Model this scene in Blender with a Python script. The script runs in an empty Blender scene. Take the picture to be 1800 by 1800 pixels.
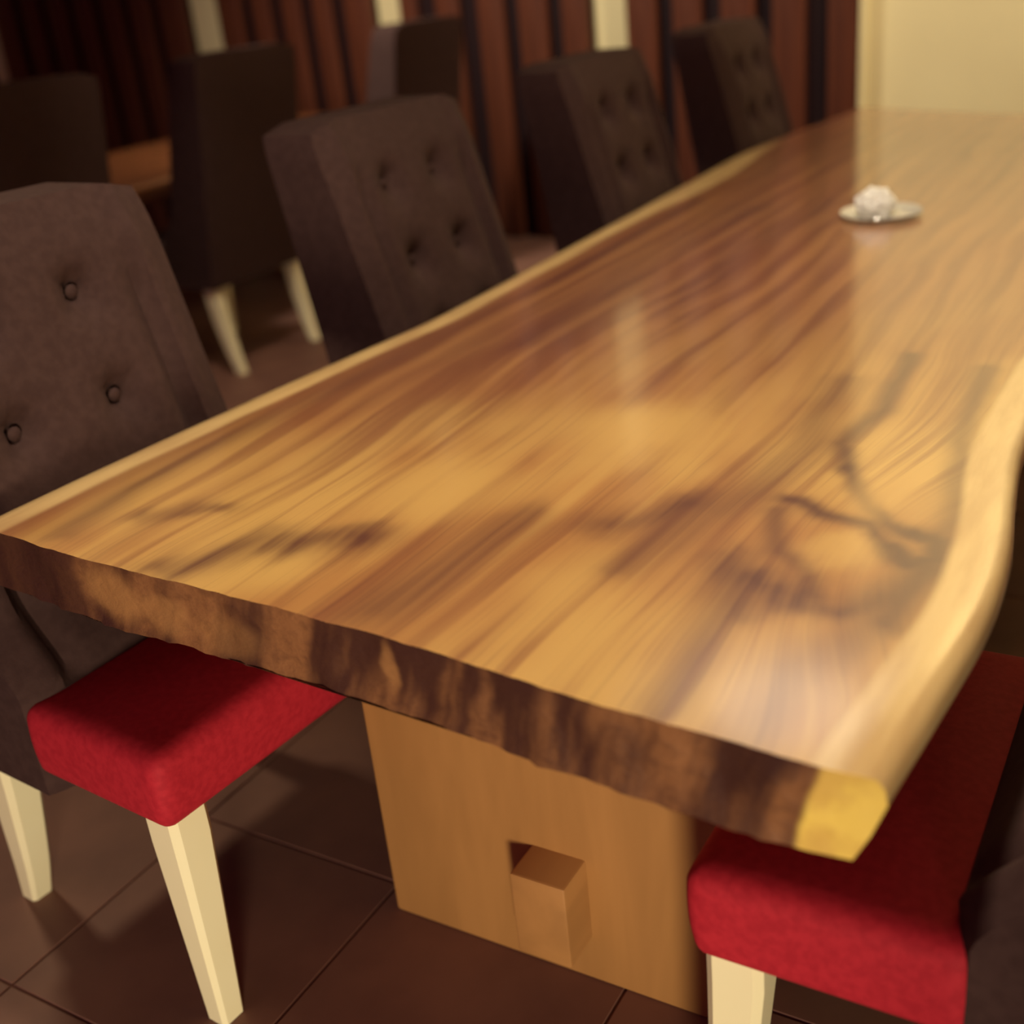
import bpy, bmesh, math, random
from mathutils import Vector, Matrix, noise
random.seed(7)

# ------------------------------------------------------------------ camera, world, lights, exposure
scene = bpy.context.scene
COL = scene.collection
CAM_POS = Vector((0.0, 0.0, 1.4))
RIGHT = Vector((0.86341603, 0.49490715, -0.09787585))
DOWN = Vector((0.12808091, -0.40269163, -0.90633036))
FWD = Vector((-0.48796316, 0.77000413, -0.41107857))
cam_data = bpy.data.cameras.new('camera')
cam_data.sensor_width = 36.0
cam_data.lens = 42.0
cam_data.clip_start = 0.02
cam_data.dof.use_dof = True
cam_data.dof.focus_distance = 1.55
cam_data.dof.aperture_fstop = 2.0
cam = bpy.data.objects.new('camera', cam_data)
COL.objects.link(cam)
m = Matrix.Identity(4)
for i in range(3):
    m[i][0] = RIGHT[i]; m[i][1] = -DOWN[i]; m[i][2] = -FWD[i]; m[i][3] = CAM_POS[i]
cam.matrix_world = m
scene.camera = cam

world = bpy.data.worlds.new('world'); scene.world = world
world.use_nodes = True
bg = world.node_tree.nodes['Background']
bg.inputs[0].default_value = (1.0, 0.26, 0.66, 1)
bg.inputs[1].default_value = 0.17

scene.view_settings.view_transform = 'Standard'
scene.view_settings.look = 'None'
scene.view_settings.gamma = 1.0
scene.view_settings.use_curve_mapping = False
scene.view_settings.exposure = 0.0

def lamp(name, loc, power, size, color=(1, 0.83, 0.52), target=None, spread=180):
    d = bpy.data.lights.new(name, 'AREA')
    d.shape = 'DISK'; d.size = size; d.energy = power; d.color = color
    d.spread = math.radians(spread)
    o = bpy.data.objects.new(name, d); COL.objects.link(o)
    o.location = loc
    if target is not None:
        o.rotation_euler = (Vector(target) - Vector(loc)).to_track_quat('-Z', 'Y').to_euler()
    return o
def spot(name, loc, target, power, cone, radius, color=(1, 0.83, 0.52)):
    d = bpy.data.lights.new(name, 'SPOT')
    d.energy = power; d.color = color; d.spot_size = math.radians(cone); d.spot_blend = 1.0; d.shadow_soft_size = radius
    o = bpy.data.objects.new(name, d); COL.objects.link(o); o.location = loc
    o.rotation_euler = (Vector(target) - Vector(loc)).to_track_quat('-Z', 'Y').to_euler()
    return o
WARM = (1, 0.87, 0.64)
spot('pendant_over_table_front', (-0.75, 1.45, 2.90), (-0.72, 1.40, 0.76), 185, 108, 0.14, WARM)
spot('far_slab_fill', (-0.65, 2.75, 2.90), (-0.75, 3.20, 0.76), 105, 74, 0.14, WARM)  # unseen fill spot, added to brighten the napkin and the far slab
spot('other_table_fill', (-4.40, 4.20, 2.90), (-4.40, 4.10, 0.76), 90, 70, 0.14, WARM)  # another unseen fill, added to lift the amber table top
spot('low_lamp_behind', (1.00, -1.6, 0.44), (-1.25, 1.15, 0.33), 400, 46, 0.25, (1, 0.87, 0.60))
spot('rear_leg_fill', (-2.45, 2.55, 2.90), (-3.35, 3.42, 0.15), 110, 30, 0.10, WARM)  # extra unseen spot, put in to brighten the cream rear legs
spot('aisle_downlight', (-3.1, 1.55, 2.90), (-1.75, 0.80, 0.0), 110, 44, 0.16)
for _r in (0.6, 1.0, 1.4): lamp('varnish_glow_fill', (-1.30, 3.95, 2.93 + _r * 0.01), 2.2, _r, color=(1, 0.86, 0.68))  # unseen stacked discs, added so the varnish mirrors a soft pale glow
spot('cream_wall_fill', (0.6, 4.3, 4.55), (-0.1, 6.05, 3.0), 1050, 100, 0.15, (1, 0.88, 0.62))  # unseen spot, added to brighten the cream wall and its reflection
spot('panelling_fill', (-3.6, 3.4, 2.95), (-3.4, 6.0, 1.0), 350, 100, 0.15, (1, 0.92, 0.70))  # added unseen spot that brightens the pale gaps and the slats

# ------------------------------------------------------------------ node helpers
class S:
    """a float socket with operators that add Math nodes"""
    def __init__(s, nt, sock): s.nt, s.sock = nt, sock
    def _m(s, op, *a):
        n = s.nt.nodes.new('ShaderNodeMath'); n.operation = op
        for i, v in enumerate((s,) + a):
            if isinstance(v, S): s.nt.links.new(v.sock, n.inputs[i])
            else: n.inputs[i].default_value = v
        return S(s.nt, n.outputs[0])
    def __add__(s, o): return s._m('ADD', o)
    __radd__ = __add__
    def __sub__(s, o): return s._m('SUBTRACT', o)
    def __rsub__(s, o): return (s * -1.0) + o
    def __mul__(s, o): return s._m('MULTIPLY', o)
    __rmul__ = __mul__
    def __truediv__(s, o): return s._m('DIVIDE', o)
    def min(s, o): return s._m('MINIMUM', o)
    def max(s, o): return s._m('MAXIMUM', o)
    def sqrt(s): return s._m('SQRT')
    def clamp(s):
        r = s._m('ADD', 0.0); r.sock.node.use_clamp = True; return r
    def step(s, a, b):
        """0 at a, 1 at b, smooth"""
        n = s.nt.nodes.new('ShaderNodeMapRange'); n.interpolation_type = 'SMOOTHSTEP'
        s.nt.links.new(s.sock, n.inputs['Value'])
        flip = a > b
        n.inputs['From Min'].default_value = min(a, b); n.inputs['From Max'].default_value = max(a, b)
        n.inputs['To Min'].default_value = 1.0 if flip else 0.0
        n.inputs['To Max'].default_value = 0.0 if flip else 1.0
        return S(s.nt, n.outputs[0])

def new_mat(name, rough=0.6, spec=0.5):
    mt = bpy.data.materials.new(name); mt.use_nodes = True
    nt = mt.node_tree; b = nt.nodes['Principled BSDF']
    b.inputs['Roughness'].default_value = rough
    b.inputs['Specular IOR Level'].default_value = spec
    return mt, nt, b

def coords(nt, offset=(0, 0, 0)):
    tc = nt.nodes.new('ShaderNodeTexCoord'); sp = nt.nodes.new('ShaderNodeSeparateXYZ')
    nt.links.new(tc.outputs['Object'], sp.inputs[0])
    return [S(nt, sp.outputs[i]) + offset[i] for i in range(3)]

def vec(nt, x, y, z=0.0):
    n = nt.nodes.new('ShaderNodeCombineXYZ')
    for i, v in enumerate((x, y, z)):
        if isinstance(v, S): nt.links.new(v.sock, n.inputs[i])
        else: n.inputs[i].default_value = v
    return n.outputs[0]

def nz(nt, v, scale=1.0, detail=3.0, rough=0.5, dist=0.0):
    n = nt.nodes.new('ShaderNodeTexNoise')
    n.inputs['Scale'].default_value = scale; n.inputs['Detail'].default_value = detail
    n.inputs['Roughness'].default_value = rough; n.inputs['Distortion'].default_value = dist
    nt.links.new(v, n.inputs['Vector'])
    return S(nt, n.outputs[0])

def mix(nt, fac, a, b):
    n = nt.nodes.new('ShaderNodeMix'); n.data_type = 'RGBA'
    if isinstance(fac, S): nt.links.new(fac.sock, n.inputs[0])
    else: n.inputs[0].default_value = fac
    for i, v in ((6, a), (7, b)):
        if isinstance(v, tuple): n.inputs[i].default_value = v + (1,)
        else: nt.links.new(v, n.inputs[i])
    return n.outputs[2]

def bump(nt, b, h, strength=0.3, dist=0.005):
    n = nt.nodes.new('ShaderNodeBump'); n.inputs['Strength'].default_value = strength
    n.inputs['Distance'].default_value = dist
    nt.links.new(h.sock, n.inputs['Height']); nt.links.new(n.outputs[0], b.inputs['Normal'])

def seg_dist(x, y, a, b_):
    """distance from (x, y) to the segment a-b"""
    dx, dy = b_[0] - a[0], b_[1] - a[1]; L2 = dx * dx + dy * dy
    px, py = x - a[0], y - a[1]
    t = ((px * dx + py * dy) * (1.0 / L2)).clamp()
    ex, ey = px - t * dx, py - t * dy
    return (ex * ex + ey * ey).sqrt()

def poly_dist(x, y, pts):
    d = None
    for a, b_ in zip(pts, pts[1:]):
        e = seg_dist(x, y, a, b_); d = e if d is None else d.min(e)
    return d

def mottled(name, c1, c2, scale, rough=0.85, spec=0.3, bstr=0.0, bscale=400, stretch=(1, 1, 1)):
    mt, nt, b = new_mat(name, rough, spec)
    x, y, z = coords(nt)
    n = nz(nt, vec(nt, x * stretch[0], y * stretch[1], z * stretch[2]), scale, 4)
    c = mix(nt, n.step(0.3, 0.7), c1, c2)
    nt.links.new(c, b.inputs['Base Color'])
    if bstr: bump(nt, b, nz(nt, vec(nt, x, y, z), bscale, 2), bstr, 0.002)
    return mt

# ------------------------------------------------------------------ materials
TABLE_LOC = (-0.8, 3.0, 0.0)

def slab_material(name, features=True, loc=TABLE_LOC):
    mt, nt, b = new_mat(name, 0.2, 0.5)
    x, y, z = coords(nt, loc)
    uvn = nt.nodes.new('ShaderNodeUVMap'); uvn.uv_map = 'edge'
    sp = nt.nodes.new('ShaderNodeSeparateXYZ'); nt.links.new(uvn.outputs[0], sp.inputs[0])
    eL, eR = S(nt, sp.outputs[0]), S(nt, sp.outputs[1])
    w1 = nz(nt, vec(nt, x * 2.2, y * 0.9), 1.0, 2) - 0.5
    w2 = nz(nt, vec(nt, x * 9, y * 4), 1.0, 2) - 0.5
    v = x + w1 * 0.16 + w2 * 0.012
    if features:
        kx, ky = x + 0.31, y - 1.22
        g = ((kx * kx) * (-1 / 0.018) + (ky * ky) * (-1 / 0.07))._m('EXPONENT')
        v = v + g * 0.085
    broad = nz(nt, vec(nt, v * 7.5, y * 0.55), 1.0, 2.5, 0.5)
    bands = nz(nt, vec(nt, v * 26, y * 0.9, 3.0), 1.0, 3, 0.55)
    fine = nz(nt, vec(nt, v * 120, y * 2.5, 7.0), 1.0, 3, 0.6)
    patch = nz(nt, vec(nt, x * 3.2, y * 2.2, 5.0), 1.0, 2)
    honey, amber, brown, dark = (0.74, 0.44, 0.14), (0.54, 0.255, 0.085), (0.29, 0.100, 0.048), (0.105, 0.032, 0.034)
    c = mix(nt, patch.step(0.38, 0.62), amber, honey)
    c = mix(nt, broad.step(0.52, 0.74) * 0.5, c, brown)
    c = mix(nt, bands.step(0.48, 0.70) * 0.62, c, brown)
    c = mix(nt, bands.step(0.46, 0.30) * 0.55, c, honey)
    c = mix(nt, fine.step(0.5, 0.8) * 0.28, c, dark)
    # the colour grows redder and darker towards the far left
    far = (y - 1.20 + (x + 0.6) * -0.60).step(0.0, 1.15)
    c = mix(nt, far * 0.92, c, mix(nt, bands.step(0.35, 0.65), (0.36, 0.150, 0.064), (0.21, 0.070, 0.040)))
    if features:
        xw, yw = x + w2 * 0.05 + (bands - 0.5) * 0.02, y + (nz(nt, vec(nt, x * 14, y * 7, 9.0), 1.0, 3) - 0.5) * 0.12
        xk, yk = x + w2 * 0.035, y + (nz(nt, vec(nt, x * 14, y * 7, 9.0), 1.0, 3) - 0.5) * 0.05
        mod = bands.step(0.30, 0.62) * 0.45 + 0.55
        streaks = [
            ([(-1.26, 1.03), (-1.17, 1.075)], 0.026, 0.65),
            ([(-1.10, 0.91), (-1.04, 1.00), (-0.90, 1.065)], 0.034, 0.85),
            ([(-0.775, 0.92), (-0.755, 1.0), (-0.735, 1.17)], 0.045, 0.65),
            ([(-0.62, 1.20), (-0.565, 1.285)], 0.036, 0.8),
            ([(-0.56, 1.10), (-0.50, 1.33), (-0.47, 1.50), (-0.495, 1.80)], 0.032, 0.55),
            ([(-0.40, 0.84), (-0.415, 0.98), (-0.455, 1.16)], 0.022, 0.5),
            ([(-0.32, 0.82), (-0.31, 0.95), (-0.25, 1.08)], 0.030, 0.45),
            ([(-0.43, 1.95), (-0.405, 1.68), (-0.425, 1.54), (-0.40, 1.46)], 0.016, 0.8),
            ([(-0.40, 1.46), (-0.345, 1.37), (-0.306, 1.31), (-0.27, 1.285)], 0.012, 0.8),
            ([(-0.44, 1.34), (-0.40, 1.33), (-0.33, 1.30), (-0.285, 1.235), (-0.262, 1.215)], 0.017, 0.85),
            ([(-0.27, 1.29), (-0.243, 1.275), (-0.235, 1.235), (-0.262, 1.215), (-0.285, 1.25)], 0.014, 0.9),
            ([(-0.41, 1.13), (-0.36, 1.10), (-0.30, 1.10), (-0.255, 1.145), (-0.235, 1.20)], 0.026, 0.8),
            ([(-0.44, 1.30), (-0.40, 1.20), (-0.36, 1.165), (-0.34, 1.12)], 0.016, 0.6),
            ([(-0.44, 1.20), (-0.43, 1.12), (-0.40, 1.06)], 0.022, 0.5),
            ([(-0.30, 1.9), (-0.275, 1.6), (-0.245, 1.4), (-0.235, 1.22), (-0.25, 1.08)], 0.018, 0.65),
            ([(-1.33, 0.93), (-1.36, 1.3), (-1.33, 1.8), (-1.29, 2.4), (-1.30, 3.2)], 0.022, 0.6),
            ([(-1.10, 1.9), (-1.14, 2.5), (-1.12, 3.1)], 0.060, 0.5),
            ([(-0.93, 2.1), (-0.97, 2.7), (-0.90, 3.2)], 0.045, 0.45),
        ]
        for pts, w, s in streaks:
            thin = w < 0.020
            d = poly_dist(xk if thin else xw, yk if thin else yw, pts)
            e = d * (1 / w)
            c = mix(nt, (e * e * -0.75)._m('EXPONENT') * (1.0 if thin else mod) * s, c, dark)
        for (cx, cy, rx, ry, s) in [(-0.34, 1.22, 0.05, 0.06, 0.85), (-0.325, 1.40, 0.05, 0.10, 0.45), (-0.70, 1.52, 0.16, 0.14, 0.8),
                                    (-0.90, 1.25, 0.10, 0.13, 0.8), (-0.60, 1.03, 0.05, 0.12, 0.5), (-0.51, 0.93, 0.05, 0.08, 0.5)]:
            ux, uy = (xw - cx) * (1 / rx), (yw - cy) * (1 / ry)
            c = mix(nt, (ux * ux + uy * uy).sqrt().step(1.3, 0.2) * s, c, honey)
    wob = (nz(nt, vec(nt, y * 3.0, 1.0), 1.0, 2) - 0.5) * 0.02
    sap = mix(nt, nz(nt, vec(nt, x * 30, y * 5), 1.0, 3).step(0.35, 0.7), (0.84, 0.58, 0.26), (0.68, 0.43, 0.19))
    fade = y.step(4.35, 4.0)
    mid = (y - 3.55) * 2.2
    wide = (mid * mid * -1.0)._m('EXPONENT') * 0.05
    mL = (eL + wob - wide).step(0.082, 0.062) * fade
    mR = (eR + wob).step(0.070, 0.054)
    c = mix(nt, (eL + wob).step(0.15, 0.08) * 0.45, c, brown)
    c = mix(nt, mL.max(mR) * (1.0 if features else 0.35), c, sap)
    if not features: c = mix(nt, 0.55, c, (0.42, 0.13, 0.04))
    nt.links.new(c, b.inputs['Base Color'])
    b.inputs['Coat Weight'].default_value = 1.0
    b.inputs['Coat IOR'].default_value = 1.6
    b.inputs['Coat Roughness'].default_value = 0.12
    rn = nz(nt, vec(nt, x * 3, y * 3, 2.0), 1.0, 2) * 0.12 + 0.28
    nt.links.new(rn.sock, b.inputs['Roughness'])
    bump(nt, b, fine, 0.05, 0.002)
    return mt

def end_grain_material():
    mt, nt, b = new_mat('slab_end_grain', 0.5, 0.35)
    x, y, z = coords(nt, TABLE_LOC)
    lean = x + (z - 0.71) * -0.25
    w = (nz(nt, vec(nt, x * 6, z * 14), 1.0, 3) - 0.5)
    bands = nz(nt, vec(nt, (lean + w * 0.03) * 13, z * 3.0, 2.0), 1.0, 3, 0.55)
    rough = nz(nt, vec(nt, x * 40, z * 60), 1.0, 4, 0.6)
    dark, mid, orange = (0.060, 0.021, 0.014), (0.27, 0.115, 0.046), (0.44, 0.21, 0.075)
    c = mix(nt, bands.step(0.40, 0.62), dark, mid)
    c = mix(nt, rough.step(0.45, 0.75) * 0.45, c, dark)
    # torn lighter patch near the left corner and a chip in the middle
    for (cx, cz, rx, rz, s) in [(-1.19, 0.715, 0.055, 0.040, 0.75), (-1.10, 0.705, 0.05, 0.03, 0.55), (-0.985, 0.70, 0.06, 0.03, 0.35), (-0.735, 0.722, 0.014, 0.032, 0.55)]:
        ux, uz = (x + w * 0.05 - cx) * (1 / rx), (z + w * 0.02 - cz) * (1 / rz)
        c = mix(nt, (ux * ux + uz * uz).sqrt().step(1.25, 0.5) * s, c, orange)
    c = mix(nt, (x + w * 0.05).step(-1.235, -1.265) * 0.85, c, dark)
    sap = mix(nt, nz(nt, vec(nt, x * 22, z * 18, 4.0), 1.0, 3).step(0.4, 0.65), (0.95, 0.68, 0.14), (0.76, 0.49, 0.11))
    c = mix(nt, (lean + w * 0.02).step(-0.257, -0.247), c, sap)
    nt.links.new(c, b.inputs['Base Color'])
    bump(nt, b, rough, 0.5, 0.006)
    return mt

def plain_wood(name, c1, c2, axis='z', rough=0.45, spec=0.4, freq=18):
    mt, nt, b = new_mat(name, rough, spec)
    x, y, z = coords(nt)
    s = {'x': (1.2, freq, freq), 'y': (freq, 1.2, freq), 'z': (freq, freq, 1.2)}[axis]
    n = nz(nt, vec(nt, x * s[0], y * s[1], z * s[2]), 1.0, 4, 0.55, 0.4)
    c = mix(nt, n.step(0.32, 0.70), c1, c2)
    nt.links.new(c, b.inputs['Base Color'])
    bump(nt, b, n, 0.08, 0.003)
    return mt

M_SLAB = slab_material('polished_slab_wood')
M_SLAB2 = slab_material('amber_slab_wood', features=False, loc=(-4.35, 3.9, 0.0))
M_END = end_grain_material()
M_PED = plain_wood('trestle_wood', (0.34, 0.160, 0.052), (0.42, 0.20, 0.066), 'z', 0.5, 0.3, 9)
M_TENON = plain_wood('tenon_wood', (0.33, 0.155, 0.052), (0.41, 0.195, 0.066), 'y', 0.5, 0.3, 9)
M_BACK = mottled('brown_upholstery', (0.046, 0.022, 0.020), (0.058, 0.029, 0.026), 60, 0.9, 0.2, 0.25)
M_RED = mottled('red_upholstery', (0.36, 0.010, 0.022), (0.44, 0.016, 0.030), 90, 0.75, 0.25, 0.06)
M_LEG = mottled('cream_lacquer', (0.86, 0.77, 0.50), (0.88, 0.80, 0.54), 6, 0.4, 0.4)
M_TILE = mottled('floor_tile_stone', (0.17, 0.080, 0.062), (0.22, 0.106, 0.078), 5, 0.55, 0.3)
M_GROUT = mottled('floor_grout', (0.13, 0.060, 0.046), (0.17, 0.078, 0.058), 20, 0.9, 0.2)
M_WALL = mottled('cream_plaster', (0.68, 0.57, 0.33), (0.72, 0.61, 0.355), 1.5, 0.8, 0.25)
M_CEIL = mottled('ceiling_paint', (0.62, 0.53, 0.33), (0.66, 0.56, 0.36), 2, 0.9, 0.2)
M_SLAT = plain_wood('red_brown_slat_wood', (0.066, 0.017, 0.009), (0.115, 0.031, 0.014), 'z', 0.5, 0.35, 22)
M_BOARD = plain_wood('dark_backing_wood', (0.012, 0.003, 0.005), (0.017, 0.005, 0.006), 'z', 0.7, 0.2, 12)
M_TRIM = mottled('pale_trim_paint', (0.66, 0.55, 0.32), (0.70, 0.59, 0.34), 3, 0.5, 0.3)

# ------------------------------------------------------------------ mesh helpers
def obj(name, bm, mat, parent=None, loc=None, smooth=True, mats=None):
    """one mesh object; bm is in world (or parent-local when loc is None) coordinates"""
    bmesh.ops.recalc_face_normals(bm, faces=bm.faces[:])
    me = bpy.data.meshes.new(name)
    if loc is not None: bm.transform(Matrix.Translation(-Vector(loc)))
    bm.to_mesh(me); bm.free()
    for mm in (mats or [mat]): me.materials.append(mm)
    if smooth:
        for p in me.polygons: p.use_smooth = True
        try: me.set_sharp_from_angle(angle=math.radians(38))
        except Exception: pass
    o = bpy.data.objects.new(name, me); COL.objects.link(o)
    if parent is not None: o.parent = parent
    elif loc is not None: o.location = loc
    return o

def empty(name, label, cat, loc, rz=0.0, group=None):
    o = bpy.data.objects.new(name, None); COL.objects.link(o)
    o.location = loc; o.rotation_euler = (0, 0, rz); o.empty_display_size = 0.1
    tag(o, label, cat, group); return o

def tag(o, label, cat=None, group=None, kind=None):
    if label: o['label'] = label
    if cat: o['category'] = cat
    if group: o['group'] = group
    if kind: o['kind'] = kind
    return o

def box(bm, x0, x1, y0, y1, z0, z1, bev=0.0, seg=2):
    r = bmesh.ops.create_cube(bm, size=1.0)
    vs = r['verts']
    for v in vs:
        v.co = Vector((x0 + (v.co.x + 0.5) * (x1 - x0), y0 + (v.co.y + 0.5) * (y1 - y0), z0 + (v.co.z + 0.5) * (z1 - z0)))
    if bev:
        es = list({e for v in vs for e in v.link_edges})
        bmesh.ops.bevel(bm, geom=es, offset=bev, segments=seg, profile=0.5, affect='EDGES')
    return bm

def nbox(*a, **k):
    return box(bmesh.new(), *a, **k)

def interp(pts, t):
    if t <= pts[0][0]: return pts[0][1]
    for i, ((a, va), (b, vb)) in enumerate(zip(pts, pts[1:])):
        if t <= b:
            u = (t - a) / (b - a)
            p0 = pts[i - 1][1] if i > 0 else va
            p3 = pts[i + 2][1] if i + 2 < len(pts) else vb
            return 0.5 * (2 * va + (vb - p0) * u + (2 * p0 - 5 * va + 4 * vb - p3) * u * u + (3 * va - p0 - 3 * vb + p3) * u ** 3)
    return pts[-1][1]

# ------------------------------------------------------------------ the setting
FLOOR_T = 0.012
fl = obj('floor', nbox(-9.0, 3.0, -2.6, 6.2, -0.08, -0.004), M_GROUT, smooth=False)
tag(fl, 'brown tiled floor with dark grout under the slab tables', kind='structure')
tile_meshes = []
TS = 0.45
for k in range(4):
    bm = nbox(-TS / 2 + 0.002, TS / 2 - 0.002, -TS / 2 + 0.002, TS / 2 - 0.002, -0.02, 0.0, 0.0015, 1)
    t0 = obj('floor_tile', bm, M_TILE, smooth=False); me = t0.data
    bpy.data.objects.remove(t0); tile_meshes.append(me)
x_first, y_first = -1.535, 0.775
n = 0
for ix in range(-12, 6):
    for iy in range(-2, 12):
        cx, cy = x_first + (ix + 0.5) * TS, y_first + (iy + 0.5) * TS
        if cy > 5.8: continue
        o = bpy.data.objects.new('floor_tile', random.choice(tile_meshes)); COL.objects.link(o)
        o.parent = fl; o.location = (cx, cy, random.uniform(-0.0012, 0.0))
        o.rotation_euler = (0, 0, random.choice((0, math.pi / 2, math.pi)))
WALL_Y = 6.05
tag(obj('wall_back', nbox(-9.0, 3.0, WALL_Y, WALL_Y + 0.15, 0.0, 4.80), M_WALL, smooth=False), 'plain cream plaster wall at the far end of the room', kind='structure')
tag(obj('wall_left', nbox(-9.15, -9.0, -2.6, WALL_Y, 0.0, 4.80), M_WALL, smooth=False), 'cream plaster wall far to the left', kind='structure')
tag(obj('wall_right', nbox(3.0, 3.15, -2.6, WALL_Y + 0.15, 0.0, 4.80), M_WALL, smooth=False), 'cream plaster wall far to the right', kind='structure')
tag(obj('ceiling', nbox(-9.0, 3.0, -2.6, WALL_Y + 0.1, 4.80, 4.90), M_CEIL, smooth=False), 'pale ceiling above the dining room', kind='structure')
tag(obj('trim_1', nbox(-1.60, -1.578, WALL_Y - 0.09, WALL_Y, 0.0, 4.80, 0.004, 1), M_TRIM, smooth=False), 'pale upright trim closing the slatted panelling at the cream wall', kind='structure')

# slatted wood panelling: dark boards with red-brown upright slats, pale wall showing in the gaps
GAPS = [(-7.80, -7.58), (-5.80, -5.52), (-4.37, -4.17), (-3.00, -2.785)]
edges = [-8.9] + [e for g in GAPS for e in g] + [-1.60]
panels = [(edges[i], edges[i + 1]) for i in range(0, len(edges), 2)]
PLAB = ['slatted red-brown wood panelling at the dark far left', 'slatted red-brown wood panelling behind the nearest chairs of the other table',
        'slatted red-brown wood panelling behind the other table, between two pale gaps', 'slatted red-brown wood panelling behind the second chair, left of the widest pale gap',
        'slatted red-brown wood panelling meeting the cream wall']
SLATS = {4: [(-2.785, -2.62), (-2.53, -2.38), (-2.28, -2.11), (-2.02, -1.86), (-1.75, -1.61)],
         3: [(-4.17, -4.05), (-3.93, -3.78), (-3.66, -3.50), (-3.41, -3.24), (-3.15, -3.005)]}
for i, (a, b_) in enumerate(panels):
    p = obj('wall_panelling', nbox(a, b_, WALL_Y - 0.03, WALL_Y - 0.001, 0.0, 4.80), M_BOARD, smooth=False, loc=((a + b_) / 2, WALL_Y - 0.02, 0))
    tag(p, PLAB[i], kind='structure')
    sl = SLATS.get(i)
    if sl is None:
        k = max(1, round((b_ - a) / 0.25)); w = (b_ - a) / k
        sl = [(a + w * j + 0.045, a + w * (j + 1) - 0.045) for j in range(k)]
        sl[0] = (a, sl[0][1]); sl[-1] = (sl[-1][0], b_)
    for (s0, s1) in sl:
        bm = nbox(s0, s1, WALL_Y - 0.085, WALL_Y - 0.03, 0.0, 4.80, 0.012, 2)
        box(bm, s0 + (s1 - s0) * 0.56, s0 + (s1 - s0) * 0.62, WALL_Y - 0.089, WALL_Y - 0.08, 0.0, 4.80)
        bm.transform(Matrix.Translation((-(s0 + s1) / 2, -(WALL_Y - 0.02), 0)))
        o = obj('slat', bm, M_SLAT, p); o.location = ((s0 + s1) / 2 - (a + b_) / 2, 0, 0)

# ------------------------------------------------------------------ slab tables
XL = [(0.80, -1.50), (1.0, -1.495), (1.2, -1.485), (1.5, -1.465), (1.73, -1.445), (2.0, -1.42), (2.4, -1.428), (2.85, -1.442), (3.5, -1.462), (4.0, -1.478), (4.4, -1.45), (4.8, -1.40), (5.2, -1.37)]
XR = [(0.75, -0.192), (0.82, -0.187), (0.96, -0.174), (1.13, -0.160), (1.29, -0.163), (1.47, -0.185), (1.6, -0.198), (1.9, -0.198), (2.3, -0.17), (2.9, -0.12), (3.5, -0.14), (4.2, -0.19), (5.0, -0.22)]
YN = [(-1.55, 0.925), (-1.41, 0.914), (-1.227, 0.896), (-1.07, 0.890), (-0.761, 0.874), (-0.619, 0.860), (-0.492, 0.843), (-0.371, 0.835), (-0.242, 0.826), (-0.20, 0.828), (-0.15, 0.85)]
YF = [(-1.5, 5.10), (-1.38, 5.08), (-1.1, 4.93), (-0.67, 4.72), (-0.3, 4.62), (-0.1, 4.60)]

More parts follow.
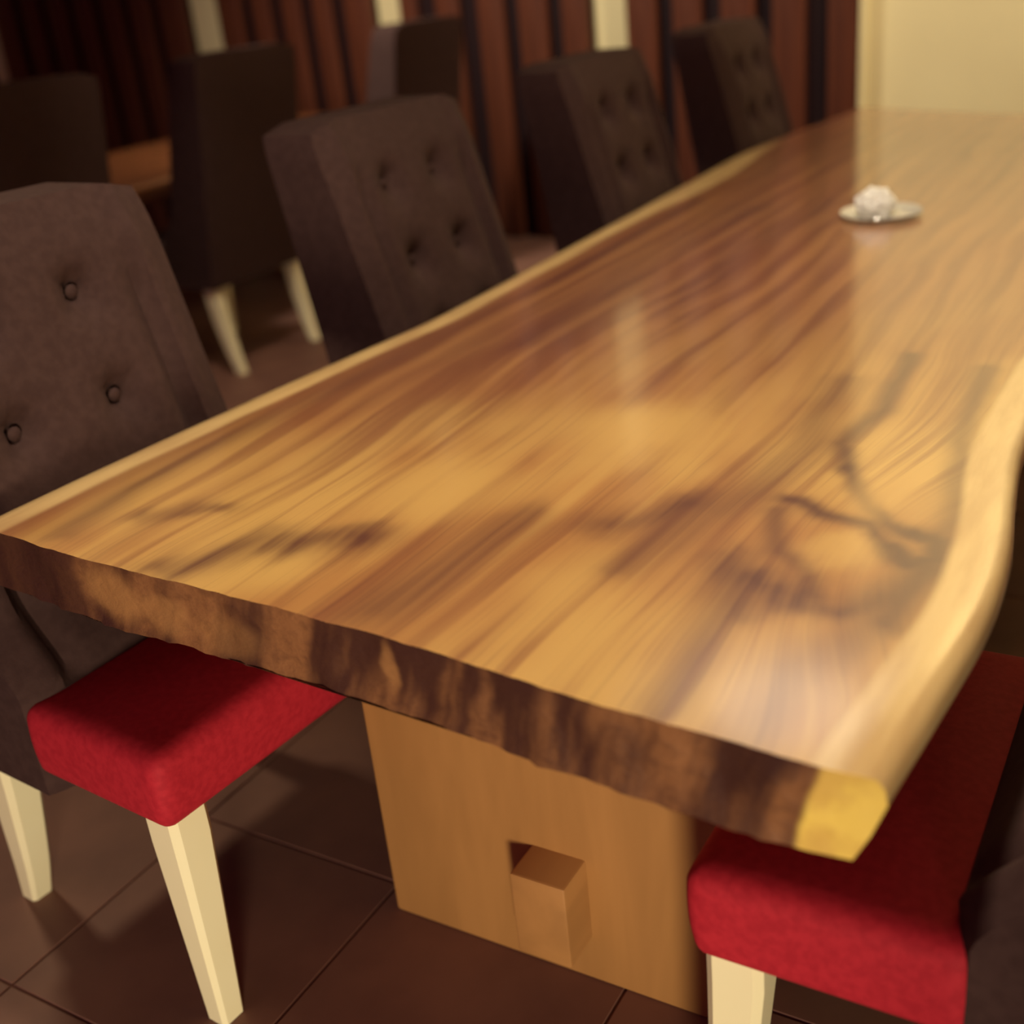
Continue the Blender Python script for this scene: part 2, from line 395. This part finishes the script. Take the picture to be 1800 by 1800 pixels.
def slab(name, XL, XR, YN, YF, z1, th, mat_top, mat_end, parent, loc, nx=90, ny=150):
    bm = bmesh.new(); uv = bm.loops.layers.uv.new('edge')
    # profile of the live edge: (inset from outer line, drop from top)
    prof = [(0.034, 0.0), (0.020, 0.0012), (0.009, 0.005), (0.002, 0.014), (0.0, 0.030), (0.012, 0.062), (0.026, th)]
    rows = []; info = {}
    for j in range(ny + 1):
        t = (j / ny) ** 1.35
        row = []
        def place(s_from_left, frac, drop, inset_side):
            # iterate since the end lines depend on x and the side lines on y
            y = interp(YN, -0.8) * (1 - t) + interp(YF, -0.8) * t
            for _ in range(4):
                xl, xr = interp(XL, y), interp(XR, y)
                if frac is not None: x = xl + 0.034 + (xr - xl - 0.068) * frac
                elif inset_side == 'L': x = xl + s_from_left
                else: x = xr - s_from_left
                y = interp(YN, x) * (1 - t) + interp(YF, x) * t
            jit = 0.0
            if j == 0:
                jit = 0.006 * (noise.noise(Vector((x * 14, drop * 40, 0))) + 0.6 * noise.noise(Vector((x * 45, drop * 90, 3)))) * (1.0 if drop > 0.001 else 0.5)
            lz = 0.0
            if drop > 0: lz = 0.006 * noise.noise(Vector((x * 6, y * 4, 8)))
            v = bm.verts.new((x, y - jit, z1 - drop + (lz if drop > th * 0.9 else 0)))
            info[v] = (x - xl, xr - x); return v
        for ins, dr in reversed(prof): row.append(place(ins, None, dr, 'L'))
        for i in range(1, nx): row.append(place(0, i / nx, 0.0, None))
        for ins, dr in prof: row.append(place(ins, None, dr, 'R'))
        rows.append(row)
    W = len(rows[0])
    def face(vs, mi=0):
        f = bm.faces.new(vs); f.material_index = mi
        for l in f.loops: l[uv].uv = info[l.vert]
    for j in range(ny):
        for i in range(W - 1): face([rows[j][i], rows[j][i + 1], rows[j + 1][i + 1], rows[j + 1][i]])
        face([rows[j][W - 1], rows[j][0], rows[j + 1][0], rows[j + 1][W - 1]])
    # end faces, filled with strips from the top line to the bottom line
    NP = len(prof)
    for j, flip in ((0, False), (ny, True)):
        r = rows[j]
        top = r[NP - 1: W - NP + 1]
        layers = [top]
        K = 5
        for q in range(1, K + 1):
            lay = []
            for i, tv in enumerate(top):
                u = i / (len(top) - 1)
                dq = th * q / K
                if i == 0: v = r[NP - 1 - min(NP - 1, q + 1)] if q < K else r[0]
                elif i == len(top) - 1: v = r[W - NP + min(NP - 1, q + 1)] if q < K else r[W - 1]
                else:
                    xx = tv.co.x + (0.02 * (1 - 2 * u) * q / K)
                    jit = 0.007 * noise.noise(Vector((xx * 16, dq * 30, 2))) + 0.004 * noise.noise(Vector((xx * 50, dq * 80, 5)))
                    if q == K: jit += 0.004
                    low = 0.005 * noise.noise(Vector((xx * 9, 1, 8))) if q == K else 0
                    v = bm.verts.new((xx, tv.co.y - (jit if not flip else -jit), z1 - dq + low))
                    info[v] = (xx - interp(XL, tv.co.y), interp(XR, tv.co.y) - xx)
                lay.append(v)
            layers.append(lay)
        for q in range(K):
            for i in range(len(top) - 1):
                vs = [layers[q][i], layers[q][i + 1], layers[q + 1][i + 1], layers[q + 1][i]]
                u = []
                for v in vs:
                    if v not in u: u.append(v)
                if len(u) >= 3:
                    try: face(u, 1)
                    except ValueError: pass
        # side wedges of the end face
        for side in (0, 1):
            if side == 0: chain = [r[k] for k in range(NP - 1, -1, -1)]
            else: chain = [r[W - NP + k] for k in range(NP)]
            used = [chain[0]] + [chain[min(NP - 1, q + 1)] for q in range(1, K)] + [chain[-1]]
            for a, b_ in zip(used, used[1:]):
                ia, ib = chain.index(a), chain.index(b_)
                if ib - ia > 1:
                    try: face([chain[k] for k in range(ia, ib + 1)], 1)
                    except ValueError: pass
        if j == 0 or j == ny:
            bot = layers[-1]
            try: face(bot[1:-1] + [bot[-1], bot[0]], 1)
            except ValueError: pass
    return obj(name, bm, None, parent, loc, mats=[mat_top, mat_end])

T1 = empty('slab_table', 'long polished live-edge slab table with pale sapwood edges filling the picture', 'table', TABLE_LOC)
slab('slab_top', XL, XR, YN, YF, 0.76, 0.092, M_SLAB, M_END, T1, TABLE_LOC)['label'] = 'thick polished wood slab with wavy live edges'
def trestle(y0, y1):
    bm = nbox(-1.052, -0.470, y0, y1, 0.0, 0.676, 0.006, 2)
    return obj('trestle_leg', bm, M_PED, T1, TABLE_LOC)
trestle(1.172, 1.262); trestle(4.18, 4.27)
st = obj('stretcher', nbox(-0.772, -0.682, 1.105, 4.34, 0.083, 0.230, 0.005, 2), M_TENON, T1, TABLE_LOC)
st['label'] = 'wooden stretcher whose squared end pokes through the trestle leg'

# the other table, glimpsed between the chairs behind
L2 = (-4.35, 3.9, 0.0)
XL2 = [(y, -4.98 + 0.03 * math.sin(y * 2.1)) for y in (1.6, 2.2, 2.8, 3.4, 4.0, 4.6, 5.2, 5.8)]
XR2 = [(y, -3.79 + 0.02 * math.sin(y * 2.6 + 1)) for y in (1.6, 2.2, 2.8, 3.4, 4.0, 4.6, 5.2, 5.8)]
YN2 = [(-5.1, 2.02), (-4.4, 2.05), (-3.7, 2.0)]; YF2 = [(-5.1, 5.72), (-4.4, 5.68), (-3.7, 5.70)]
T2 = empty('slab_table', 'amber wooden slab table glimpsed between the chairs behind', 'table', L2)
slab('slab_top', XL2, XR2, YN2, YF2, 0.76, 0.08, M_SLAB2, M_END, T2, L2, nx=30, ny=50)
for (a, b_) in ((2.5, 2.59), (5.1, 5.19)):
    obj('trestle_leg', nbox(-4.65, -4.10, a, b_, 0.0, 0.69, 0.006, 2), M_PED, T2, L2)

# ------------------------------------------------------------------ chairs
CW = 0.29                                            # half width
def x_front(z):
    k = max(0.0, min(1.0, (0.62 - z) / 0.12)); k = k * k * (3 - 2 * k)
    return -0.063 - 0.28 * (max(z, 0.50) - 0.714) + 0.05 * k
def x_rear(z): return -0.256 - 0.17 * (z - 0.627)
BUTTONS = [(yy, zz) for zz in (0.66, 0.83, 1.00) for yy in (-0.095, 0.095)]
Z0, Z1 = 0.335, 1.15

def backrest_mesh():
    bm = bmesh.new()
    NY, NZ = 46, 60
    def rnd(u, v):                                   # roll the front towards its border
        e = min(1 - abs(u), 0.22) / 0.22; f = min((1 - v) * 1.6, 0.22) / 0.22
        return (1 - (1 - e) ** 2) * (1 - (1 - f) ** 2)
    front, rear = [], []
    for k in range(NZ + 1):
        v = k / NZ; z = Z0 + (Z1 - Z0) * v
        fr, rr = [], []
        for j in range(NY + 1):
            u = -1 + 2 * j / NY
            halfw = CW - 0.012 * max(0, (v - 0.9) * 10) ** 2 * 0.8
            y = u * halfw
            zz = z - 0.018 * max(0, abs(u) - 0.75) / 0.25 * max(0, (v - 0.85) / 0.15)
            d = 0.020 * rnd(u, v)
            if z > 0.5:
                pit = 0.0
                for (by, bz) in BUTTONS:
                    r2 = (y - by) ** 2 / 0.026 ** 2 + (z - bz) ** 2 / 0.026 ** 2
                    pit += 0.028 * math.exp(-r2 / 2)
                    # pleats running out from the button
                    for (dy, dz) in ((0, 1), (0, -1), (1, 0.9), (-1, 0.9), (1, -0.9), (-1, -0.9)):
                        L = math.hypot(dy, dz); ay, az = dy / L, dz / L
                        t = (y - by) * ay + (z - bz) * az
                        if 0 < t < 0.085:
                            s = abs(-(y - by) * az + (z - bz) * ay)
                            pit += 0.010 * math.exp(-(s / 0.009) ** 2) * (1 - t / 0.085)
                # long fold just inside either border
                for fy in (-0.205, 0.205):
                    pit += 0.020 * math.exp(-((y - fy) / 0.020) ** 2) * min(1, max(0, (1.06 - z) / 0.08))
                    d += 0.010 * math.exp(-((y - fy * 1.12) / 0.018) ** 2)
                d -= pit
            fr.append(bm.verts.new((x_front(z) - 0.02 + d, y, zz)))
            rr.append(bm.verts.new((x_rear(z) + 0.010 * (1 - rnd(u, v)), y, zz)))
        front.append(fr); rear.append(rr)
    for k in range(NZ):
        for j in range(NY):
            bm.faces.new([front[k][j], front[k][j + 1], front[k + 1][j + 1], front[k + 1][j]])
            bm.faces.new([rear[k][j + 1], rear[k][j], rear[k + 1][j], rear[k + 1][j + 1]])
        bm.faces.new([rear[k][0], front[k][0], front[k + 1][0], rear[k + 1][0]])
        bm.faces.new([front[k][NY], rear[k][NY], rear[k + 1][NY], front[k + 1][NY]])
    for j in range(NY):
        bm.faces.new([rear[0][j], rear[0][j + 1], front[0][j + 1], front[0][j]])
        bm.faces.new([front[NZ][j], front[NZ][j + 1], rear[NZ][j + 1], rear[NZ][j]])
    ed = [e for e in bm.edges if len(e.link_faces) == 2 and e.calc_face_angle(0) > 1.0]
    bmesh.ops.bevel(bm, geom=ed, offset=0.012, segments=2, profile=0.5, affect='EDGES')
    return bm

def seat_mesh():
    """cushioned box: rounded-box surface with a slightly domed top"""
    bm = bmesh.new(); bmesh.ops.create_cube(bm, size=2.0)
    bmesh.ops.subdivide_edges(bm, edges=bm.edges[:], cuts=23, use_grid_fill=True)
    hx, hy, hz, r = 0.1525, CW, 0.061, 0.022
    cx, cz = 0.1725, 0.372 + hz
    for v in bm.verts:
        # pull grid lines towards the border so that the rounding is well sampled
        p = [math.copysign(1 - (1 - abs(c)) ** 1.6 if abs(c) < 1 else 1.0, c) for c in v.co]
        q = Vector((p[0] * hx, p[1] * hy, p[2] * hz))
        inner = Vector((max(-hx + r, min(hx - r, q.x)), max(-hy + r, min(hy - r, q.y)), max(-hz + r, min(hz - r, q.z))))
        d = q - inner
        q = inner + (d.normalized() * r if d.length > 1e-6 else d)
        u, w, k = q.x / hx, q.y / hy, (q.z + hz) / (2 * hz)
        if q.z > 0: q.z += 0.014 * (1 - u * u) * (1 - w * w) * (q.z / hz) ** 2
        b_ = 0.006 * math.sin(math.pi * max(0, min(1, k)))
        q.x += b_ * max(0, u) ** 6 - 0.010 * (1 - k) * max(0, u) ** 6
        q.y += b_ * math.copysign(abs(w) ** 6, w)
        v.co = q + Vector((cx, 0, cz))
    return bm

def leg_mesh(secs):
    """square sections (x, y, z, half) from the top down"""
    bm = bmesh.new(); rings = []
    for (x, y, z, h) in secs:
        c = h * 0.30; ring = []
        for (sx, sy) in ((1, 1), (-1, 1), (-1, -1), (1, -1)):
            pa = (x + sx * h, y + sy * (h - c), z); pb = (x + sx * (h - c), y + sy * h, z)
            ring += [pa, pb] if sx * sy > 0 else [pb, pa]
        rings.append([bm.verts.new(p) for p in ring])
    for a, b_ in zip(rings, rings[1:]):
        for i in range(8): bm.faces.new([a[i], a[(i + 1) % 8], b_[(i + 1) % 8], b_[i]])
    bm.faces.new(rings[0]); bm.faces.new(list(reversed(rings[-1])))
    return bm

def make_chair():
    r = empty('dining_chair', '', 'chair', (0, 0, 0))
    bk = obj('backrest', backrest_mesh(), M_BACK, r); bk['label'] = 'dark brown tufted backrest'
    for (by, bz) in BUTTONS:
        bm = bmesh.new(); bmesh.ops.create_uvsphere(bm, u_segments=10, v_segments=6, radius=0.012)
        for v in bm.verts: v.co.x *= 0.5
        o = obj('button', bm, M_BACK, bk); o.location = (x_front(bz) - 0.030, by, bz)
    s = obj('seat', seat_mesh(), M_RED, r); s['label'] = 'red upholstered seat'
    for sy in (-1, 1):
        yf = sy * 0.245
        obj('leg', leg_mesh([(0.275, yf, 0.380, 0.034), (0.275, yf, 0.330, 0.034), (0.290, yf * 1.06, 0.0, 0.021)]), M_LEG, r)
        obj('leg', leg_mesh([(-0.150, yf, 0.360, 0.034), (-0.160, yf, 0.27, 0.032), (-0.176, yf, 0.17, 0.028), (-0.196, yf * 0.99, 0.08, 0.024), (-0.220, yf * 0.98, 0.0, 0.020)]), M_LEG, r)
    return r

def copy_tree(o, parent=None):
    c = o.copy(); COL.objects.link(c); c.parent = parent
    for ch in o.children:
        copy_tree(ch, c)
    return c

proto = make_chair()
placements = [
    (-1.435, 1.165, -5.0, 1.0, 'nearest tufted chair at the left, its red seat under the table corner', 'chairs along the left side of the table'),
    (-1.460, 2.290, 0.0, 1.0, 'second tufted chair along the left edge, its upright back in full view', 'chairs along the left side of the table'),
    (-1.460, 3.385, 0.0, 1.0, 'third tufted chair along the left edge, in front of a pale gap', 'chairs along the left side of the table'),
    (-1.460, 4.500, 0.0, 1.0, 'farthest tufted chair along the left edge, nearest the cream wall', 'chairs along the left side of the table'),
    (-0.100, 1.225, 180.0, 1.0, 'red seat of the chair at the right side of the table, bottom right', None),
    (-3.720, 2.74, 180.0, 1.07, 'dark chair back at the far left edge of the photo, behind the nearest chair', 'chairs turned away at the other table'),
    (-3.660, 3.720, 180.0, 1.07, 'dark chair turned away behind, cream rear leg showing above the table edge', 'chairs turned away at the other table'),
    (-3.690, 5.040, 180.0, 1.07, 'dark chair turned away behind, just above the second tufted chair', 'chairs turned away at the other table'),
]
for i, (x, y, a, sz, lab, grp) in enumerate(placements):
    c = proto if i == 0 else copy_tree(proto)
    c.location = (x, y, 0); c.rotation_euler = (0, 0, math.radians(a)); c.scale = (1, 1, sz)
    c['label'] = lab
    if grp: c['group'] = grp
    elif 'group' in c: del c['group']
    if x < -3:                                       # the chairs at the other table have brown seats
        for ch in c.children:
            if ch.name.startswith('seat'):
                ch.material_slots[0].link = 'OBJECT'; ch.material_slots[0].material = M_BACK; ch['label'] = 'dark brown upholstered seat'

# ------------------------------------------------------------------ glass dish and crumpled paper on the table
def lathe(profile, seg=40):
    bm = bmesh.new(); rings = []
    for (r, z) in profile:
        rings.append([bm.verts.new((r * math.cos(2 * math.pi * i / seg), r * math.sin(2 * math.pi * i / seg), z)) for i in range(seg)] if r > 0 else [bm.verts.new((0, 0, z))])
    for a, b_ in zip(rings, rings[1:]):
        for i in range(seg):
            k = (i + 1) % seg
            if len(a) == 1: bm.faces.new([a[0], b_[i], b_[k]])
            elif len(b_) == 1: bm.faces.new([a[i], a[k], b_[0]])
            else: bm.faces.new([a[i], a[k], b_[k], b_[i]])
    return bm
mg, ntg, bg_ = new_mat('clear_glass', 0.06, 0.5)
xg, yg, zg = coords(ntg)
ng = nz(ntg, vec(ntg, xg * 40, yg * 40, zg * 40), 1.0, 2) * 0.05 + 0.04
ntg.links.new(ng.sock, bg_.inputs['Roughness'])
bg_.inputs['Transmission Weight'].default_value = 0.55
bg_.inputs['Base Color'].default_value = (0.95, 0.93, 0.85, 1)
bg_.inputs['IOR'].default_value = 1.45
DX, DY = -0.745, 3.01
dish = obj('glass_dish', lathe([(0, 0.0), (0.055, 0.0), (0.072, 0.003), (0.090, 0.009), (0.099, 0.014), (0.097, 0.017), (0.088, 0.013), (0.070, 0.0075), (0.06, 0.006), (0, 0.006)]), mg)
dish.location = (DX, DY, 0.7602)
tag(dish, 'shallow clear glass dish on the far half of the slab table', 'dish')
bm = bmesh.new(); bmesh.ops.create_icosphere(bm, subdivisions=4, radius=1.0)
for v in bm.verts:
    d = v.co.normalized()
    k = 0.80 + 0.34 * abs(noise.noise(d * 2.3)) + 0.22 * (1 - abs(noise.noise(d * 5.1 + Vector((3, 1, 2))))) * 0.5
    v.co = Vector((d.x * 0.048 * k, d.y * 0.042 * k, max(-0.022, d.z * 0.044 * k)))
zmin = min(v.co.z for v in bm.verts)
for v in bm.verts: v.co.z -= zmin
nap = obj('crumpled_napkin', bm, mottled('white_paper', (0.93, 0.91, 0.84), (0.96, 0.94, 0.88), 30, 0.8, 0.2), smooth=False)
nap.location = (DX - 0.015, DY, 0.7666)
tag(nap, 'crumpled white paper napkin lying in the glass dish', 'napkin')
